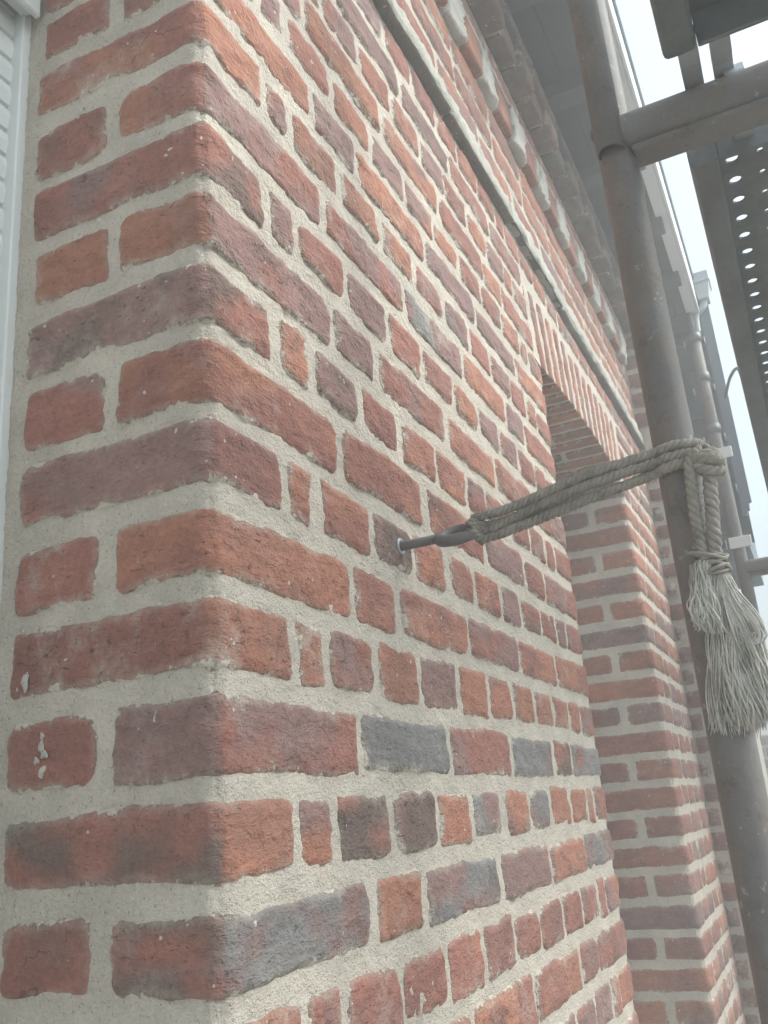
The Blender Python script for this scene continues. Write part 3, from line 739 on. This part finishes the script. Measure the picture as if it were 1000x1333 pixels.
def tassel(name, root, rootr, tips, nst, r=.0014, wav=.004, bulge=.3, wrd=.006):
    mb = MB(); root = Vector(root)
    for q_ in range(nst):
        if q_ % 9 == 0: ck = (rng.uniform(0, 6.28), rng.uniform(1.5, 4), rng.choice(tips), rng.random())
        a = rng.uniform(0, 6.28); q = rootr * math.sqrt(rng.random()); s = root + Vector((q * math.cos(a), q * math.sin(a), rng.uniform(-.003, .006)))
        t1, t2 = ck[2]; u = min(1, max(0, ck[3] + rng.uniform(-.06, .06))); e = Vector(t1).lerp(Vector(t2), u) + Vector((rng.uniform(-1, 1) * wrd, rng.uniform(-1, 1) * wrd * .6, rng.uniform(-1, 1) * wrd * 1.5))
        ph = ck[0] + rng.uniform(-.5, .5); pts = []; fq = ck[1]; n = 12
        for k in range(n + 1):
            t = k / n; h = t ** (1 - bulge * .55)
            p = Vector((s.x + (e.x - s.x) * h, s.y + (e.y - s.y) * h, s.z + (e.z - s.z) * t))
            w = wav * t * (1 - .3 * t); p += Vector((math.sin(ph + t * fq * 3) * w, math.cos(ph * 1.7 + t * fq * 3.3) * w, math.sin(ph * 2.1 + t * 5) * w * .5)); pts.append(p)
        rr_ = r * rng.uniform(.6, 1.25); mb.tube(pts, [rr_] * n + [rr_ * .5], 5)
    return mb.build(name, M_FIBRE, tr, True)
tassel('frayed_tuft', (.372, -.322, .178), .011, [((.368, -.302, .129), (.375, -.336, .113)), ((.366, -.306, .127), (.374, -.325, .117))], 300, .0008)
tassel('frayed_tuft', (.381, -.337, .172), .008, [((.384, -.318, .030), (.386, -.362, .032)), ((.384, -.300, .026), (.388, -.345, .020)), ((.384, -.335, .025), (.386, -.372, .040))], 520, .0008, .007, .5, .007)
mb = MB()      # a few strands that bend back up as loops
for q in range(26):
    o = Vector((rng.uniform(-.004, .004), rng.uniform(-.005, .005), rng.uniform(-.006, .006)))
    mb.tube(catmull([(.381, -.335, .178), Vector((.382, -.345, .150)) + o, Vector((.383, -.360, .122)) + o, Vector((.383, -.363, .108)) + o, Vector((.383, -.352, .102)) + o, Vector((.382, -.345, .112)) + o * 1.5], 6), .0011, 5)
mb.build('strand_loop', M_FIBRE, tr, True)

# ---------------------------------------------------------------- scaffold
def scaffold_frame(x, y, label, zt, main=True):
    t = thing('scaffold', label, 'scaffold', (x, y, GROUND), 'scaffold frames along the wall')
    mb = MB(); mb.tube([(x, y, GROUND)] + [(x, y, GROUND + (zt - GROUND) * k / 12) for k in range(1, 13)], .0222, 28); mb.build('standard', M_STEEL, t, True)
    mb = MB(); mb.tube([(x, y - .74, GROUND), (x, y - .74, zt)], .02415, 24); mb.build('standard', M_STEEL, t, True)
    # transom with a lower ledge
    mb = MB(); n = 28; v = []
    for yy in (y - .010, y - .73):
        for k in range(n):
            a = 2 * math.pi * k / n; ca, sa = math.cos(a), math.sin(a)
            v.append((x + .0255 * math.copysign(abs(ca) ** .75, ca), yy, .727 + .0265 * math.copysign(abs(sa) ** .75, sa)))
    mb.add(v, [(k, (k + 1) % n, n + (k + 1) % n, n + k) for k in range(n)]); mb.build('transom', M_STEEL, t, True)
    mb = MB(); mb.box(x - .020, x + .020, y - .72, y - .02, .693, .7015, .002); mb.build('transom_ledge', M_STEEL, t)
    return t
sf = scaffold_frame(PX, PY, 'dull brown scaffold pole with crosswise transom, tied by rope to the brick wall', 2.02)
# short open sleeve welded in front of the pole at the transom
mb = MB(); sx, sy = PX - .019, PY + .0035; n = 24; v = []
for r_, z_ in ((.0165, 1.45), (.0175, 1.43), (.0175, .700), (.0145, .700), (.0145, .78)):
    v += [(sx + r_ * math.cos(2 * math.pi * k / n), sy + r_ * math.sin(2 * math.pi * k / n), z_) for k in range(n)]
mb.add(v, [(i * n + k, i * n + (k + 1) % n, (i + 1) * n + (k + 1) % n, (i + 1) * n + k) for i in range(4) for k in range(n)] + [tuple(range(n)), tuple(4 * n + k for k in range(n))]); mb.build('sleeve', M_STEEL, sf, True)
mb = MB(); mb.ring((PX, PY, .745), (1, 0, 0), (0, 1, 0), .0236, .0035, 28, 8); mb.build('weld_bead', M_STEEL, sf, True)

X2F, Y2F = 2.95, -.252
s2 = scaffold_frame(X2F, Y2F, 'pale distant scaffold pole with clamp plates standing beside the slate-hung wall', 1.66)
mb = MB(); mb.tube([(X2F, Y2F, 1.66), (X2F, Y2F, 1.86)], .012, 14); mb.build('spigot', M_GALV, s2, True)
for z_ in (1.675, 1.50, 1.28): mb = MB(); mb.tube([(X2F, Y2F, z_ - .018), (X2F, Y2F, z_ + .018)], .0275, 20); mb.build('collar', M_GALV, s2, True)
for z_ in (1.17, .82): mb = MB(); mb.box(X2F - .034, X2F - .028, Y2F - .05, Y2F + .028, z_ - .022, z_ + .02, .002); mb.build('clamp_plate', M_PVC, s2)

def deck(x0, x1, label, hooks0, hooks1):
    t = thing('scaffold_deck', label, 'scaffold deck', ((x0 + x1) / 2, -.55, .73), 'steel scaffold decks')
    y0, y1 = -.715, -.392; zb, zp = .728, .772
    # perforated plate: a ring of faces around every hole
    pitch_x = .0495; nx = int((x1 - x0) / pitch_x); px = (x1 - x0) / nx; ya, yb = y0 + .036, y1 - .036; ny = 7; py = (yb - ya) / ny; mb = MB(); m = 12
    for i in range(nx):
        for j in range(ny):
            cx, cy = x0 + (i + .5) * px, yb - (j + .5) * py
            rad = (.0088 if j % 2 == 0 else .0045); big = [];sm = []; lo = []
            if j % 2: cx += 0.0
            for k in range(m):
                a = 2 * math.pi * (k + .5) / m; ca, sa = math.cos(a), math.sin(a); q = max(abs(ca), abs(sa))
                big.append((x0 + (i + .5) * px + px / 2 * ca / q, yb - (j + .5) * py + py / 2 * sa / q, zp)); sm.append((cx + rad * ca, cy + rad * sa, zp + .001)); lo.append((cx + rad * .9 * ca, cy + rad * .9 * sa, zp + .004))
            mb.add(big + sm + lo, [(k, (k + 1) % m, m + (k + 1) % m, m + k) for k in range(m)] + [(m + k, m + (k + 1) % m, 2 * m + (k + 1) % m, 2 * m + k) for k in range(m)])
    mb.build('perforated_plate', M_GALV, t)
    for ya_, yb_ in ((y1 - .036, y1), (y0, y0 + .036)):
        mb = MB(); n = 14; v = []; yc, hw, zc_, hh = (ya_ + yb_) / 2, .018, .751, .024
        for xx in (x0, x1):
            for k in range(n):
                a = 2 * math.pi * (k + .5) / n; ca, sa = math.cos(a), math.sin(a); v.append((xx, yc + hw * math.copysign(abs(ca) ** .35, ca), zc_ + hh * math.copysign(abs(sa) ** .35, sa)))
        mb.add(v, [(k, (k + 1) % n, n + (k + 1) % n, n + k) for k in range(n)] + [tuple(range(n)), tuple(range(n, 2 * n))]); mb.build('side_rail', M_GALV, t, False)
    for xx in (x0, x1 - .006): mb = MB(); mb.box(xx, xx + .006, y0 + .037, y1 - .037, .7275, .7705, .001); mb.build('end_plate', M_GALV, t)
    for hx, sgn, ys in hooks0 + hooks1:
        for yy in ys:
            mb = MB(); path = [(hx, .752), (hx + sgn * .05, .756), (hx + sgn * .075, .7625), (hx + sgn * .098, .7625), (hx + sgn * .118, .757), (hx + sgn * .125, .742)]
            v = []
            for q, (a_, b_) in enumerate(path):
                for dy, dz in ((-.011, -.006), (.011, -.006), (.011, .006), (-.011, .006)): v.append((a_, yy + dy, b_ + dz))
            mb.add(v, [(i * 4 + k, i * 4 + (k + 1) % 4, (i + 1) * 4 + (k + 1) % 4, (i + 1) * 4 + k) for i in range(len(path) - 1) for k in range(4)] + [(0, 1, 2, 3), tuple(4 * (len(path) - 1) + k for k in range(4))]); mb.build('hook', M_ZINC, t)
    return t
deck(-2.0, .308, 'dark steel scaffold deck overhead whose end hooks onto the crosswise transom', [], [(.306, 1, (-.418, -.452, -.66))])
deck(.512, 2.86, 'grey perforated steel scaffold deck with rows of round holes beyond the transom', [(.514, -1, (-.462, -.64))], [])

# ---------------------------------------------------------------- wing with slate-hung wall
wg = thing('slate_hung_wing', 'wing with dark slate-hung wall beyond the end of the brick facade', 'building', (3.2, -.15, GROUND))
XW = 3.06
mb = MB(); mb.box(XW + .03, XW + .9, -.284, .3, .85, 1.93); mb.build('wing_wall', M_BOARD, wg)
mb = MB(); mb.box(XW + .031, XW + .9, -.13, .3, GROUND, .849); mb.build('lower_wall', M_STONE, wg)
zr = .84; row = 0
while zr < 1.84:
    y = -.295 - (0 if row % 2 else .0); ys = [-.31, -.205, -.10] if row % 2 else [-.31, -.258, -.153, -.10]
    for a, b in zip(ys[:-1], ys[1:]):
        mb = MB(); x0_ = XW + .002; t_ = .006; v = []
        for (yy, zz, xx) in ((a + .002, zr, x0_ - .012), (b - .002, zr + rng.uniform(-.003, .003), x0_ - .012), (b - .002, zr + .2, x0_ + .022), (a + .002, zr + .2, x0_ + .022)):
            v += [(xx, yy, zz), (xx + t_, yy, zz)]
        mb.add(v, [(0, 2, 4, 6), (7, 5, 3, 1), (0, 1, 3, 2), (2, 3, 5, 4), (4, 5, 7, 6), (6, 7, 1, 0)]); sl = mb.build('slate', M_SLATE, wg)
        ym = (a + b) / 2; mb = MB(); mb.tube([(x0_ - .003, ym, zr + .03), (x0_ - .016, ym, zr + .012), (x0_ - .017, ym, zr - .004), (x0_ - .012, ym, zr - .008)], .0035, 6); mb.build('slate_hook', M_ZINC, wg, True)
    zr += .107; row += 1
bd = MB(); yb0, yb1 = -.328, -.289
prof = [(yb1, .93), (yb1, 1.93), (yb0, 1.93), (yb0, .99), (yb0 + .010, .985), (yb0 + .012, .96), (yb0 + .022, .955), (yb0 + .024, .93)]
v = [(2.99, p[0], p[1]) for p in prof] + [(3.03, p[0], p[1]) for p in prof]; n = len(prof)
bd.add(v, [tuple(range(n)), tuple(range(2 * n - 1, n - 1, -1))] + [(k, (k + 1) % n, n + (k + 1) % n, n + k) for k in range(n)])
tag(bd.build('corner_board', M_BOARD, None, False, (3.01, -.31, .93)), 'narrow blue-grey board with stepped foot fixed upright at the wing corner', 'board')
gb = thing('gutter_outlet', 'pale zinc gutter outlet box at the end of the eaves', 'gutter', (3.0, -.31, 1.80))
mb = MB(); mb.add([(2.93, -.290, 1.90), (3.02, -.290, 1.90), (3.02, -.350, 1.90), (2.93, -.350, 1.90), (2.94, -.298, 1.835), (3.01, -.298, 1.835), (3.01, -.338, 1.835), (2.94, -.338, 1.835)],
                  [(0, 1, 5, 4), (1, 2, 6, 5), (2, 3, 7, 6), (3, 0, 4, 7), (4, 5, 6, 7)]); mb.build('outlet_box', M_ZINC, gb)
mb = MB(); mb.box(2.92, 3.03, -.355, -.286, 1.9005, 1.945, .003); mb.build('outlet_rim', M_ZINC, gb)
mb = MB(); mb.tube(catmull([(2.975, -.318, 1.84), (2.972, -.305, 1.81), (2.972, -.275, 1.78), (2.972, -.268, 1.70)], 6), .014, 14); mb.build('spout', M_ZINC, gb, True)
mb = MB(); mb.tube(catmull([(2.95, -.318, 1.40), (2.80, -.352, 1.41), (2.62, -.385, 1.36), (2.5, -.395, 1.25)], 8), .006, 8)
tag(mb.build('cable', M_STEEL, None, True, (2.7, -.36, 1.3)), 'thin grey cable looping from the upright board to the scaffold deck', 'cable')

# low garden wall farther off
gw = thing('garden_wall', 'low red brick garden wall far behind the scaffold pole', 'wall', (6.4, -.6, GROUND))
mb = MB(); mb.box(6.32, 6.5, -2.2, .25, GROUND, .30); mb.build('mortar', M_MORTAR, gw)
V = []; F = []; C = []; E_ = []; RN = []; n = 0; k = 0; z = GROUND
while z < .29:
    y = -2.2 - (.11 if k % 2 else 0)
    while y < .24:
        a, b = max(y, -2.2), min(y + .208, .25)
        if b - a > .04:
            c1, c2 = codes(rng.choice(['R', 'RP', 'PD', 'DR'])); v, f, c, e, r = make_brick(6.312, 6.36, a, b, z + .008, z + .066, 'l', .05, seed(), c1, c2, corner='L', amp=.6)
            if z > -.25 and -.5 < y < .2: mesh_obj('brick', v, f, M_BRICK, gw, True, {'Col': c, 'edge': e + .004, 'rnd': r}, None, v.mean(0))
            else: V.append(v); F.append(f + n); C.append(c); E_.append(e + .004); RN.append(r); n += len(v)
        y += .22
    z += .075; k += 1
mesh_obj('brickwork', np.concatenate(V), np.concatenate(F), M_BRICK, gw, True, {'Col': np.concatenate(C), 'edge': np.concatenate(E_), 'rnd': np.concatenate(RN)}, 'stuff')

# ---------------------------------------------------------------- ground and added haze veil
mb = MB(); nG = 30; S = 14.0
for i in range(nG):
    for j in range(nG):
        x0, x1 = -S + 2 * S * i / nG, -S + 2 * S * (i + 1) / nG; y0, y1 = -S + 2 * S * j / nG, -S + 2 * S * (j + 1) / nG
        mb.add([(x0, y0, GROUND), (x1, y0, GROUND), (x1, y1, GROUND), (x0, y1, GROUND)], [(0, 1, 2, 3)])
tag(mb.build('ground', M_GROUND), kind='structure')

HAZE = 0.11  # added scattering volume standing in for milky lens glare
if HAZE > 0:
    m = bpy.data.materials.new('lens_veil_haze'); m.use_nodes = True; nt = m.node_tree; nt.nodes.clear()
    out = nt.nodes.new('ShaderNodeOutputMaterial'); pv = nt.nodes.new('ShaderNodeVolumePrincipled')
    pv.inputs['Color'].default_value = (.96, .96, .96, 1); pv.inputs['Density'].default_value = HAZE; pv.inputs['Anisotropy'].default_value = 0.2
    nt.links.new(pv.outputs[0], out.inputs['Volume'])
    mb = MB(); mb.box(-S - .5, S + .5, -S - .5, S + .5, GROUND - 1.0, 2.42); hz = mb.build('haze', m); tag(hz, kind='stuff')
print('bricks', len(BR), 'tris', sum(len(o.data.polygons) * 2 for o in bpy.data.objects if o.type == 'MESH'))
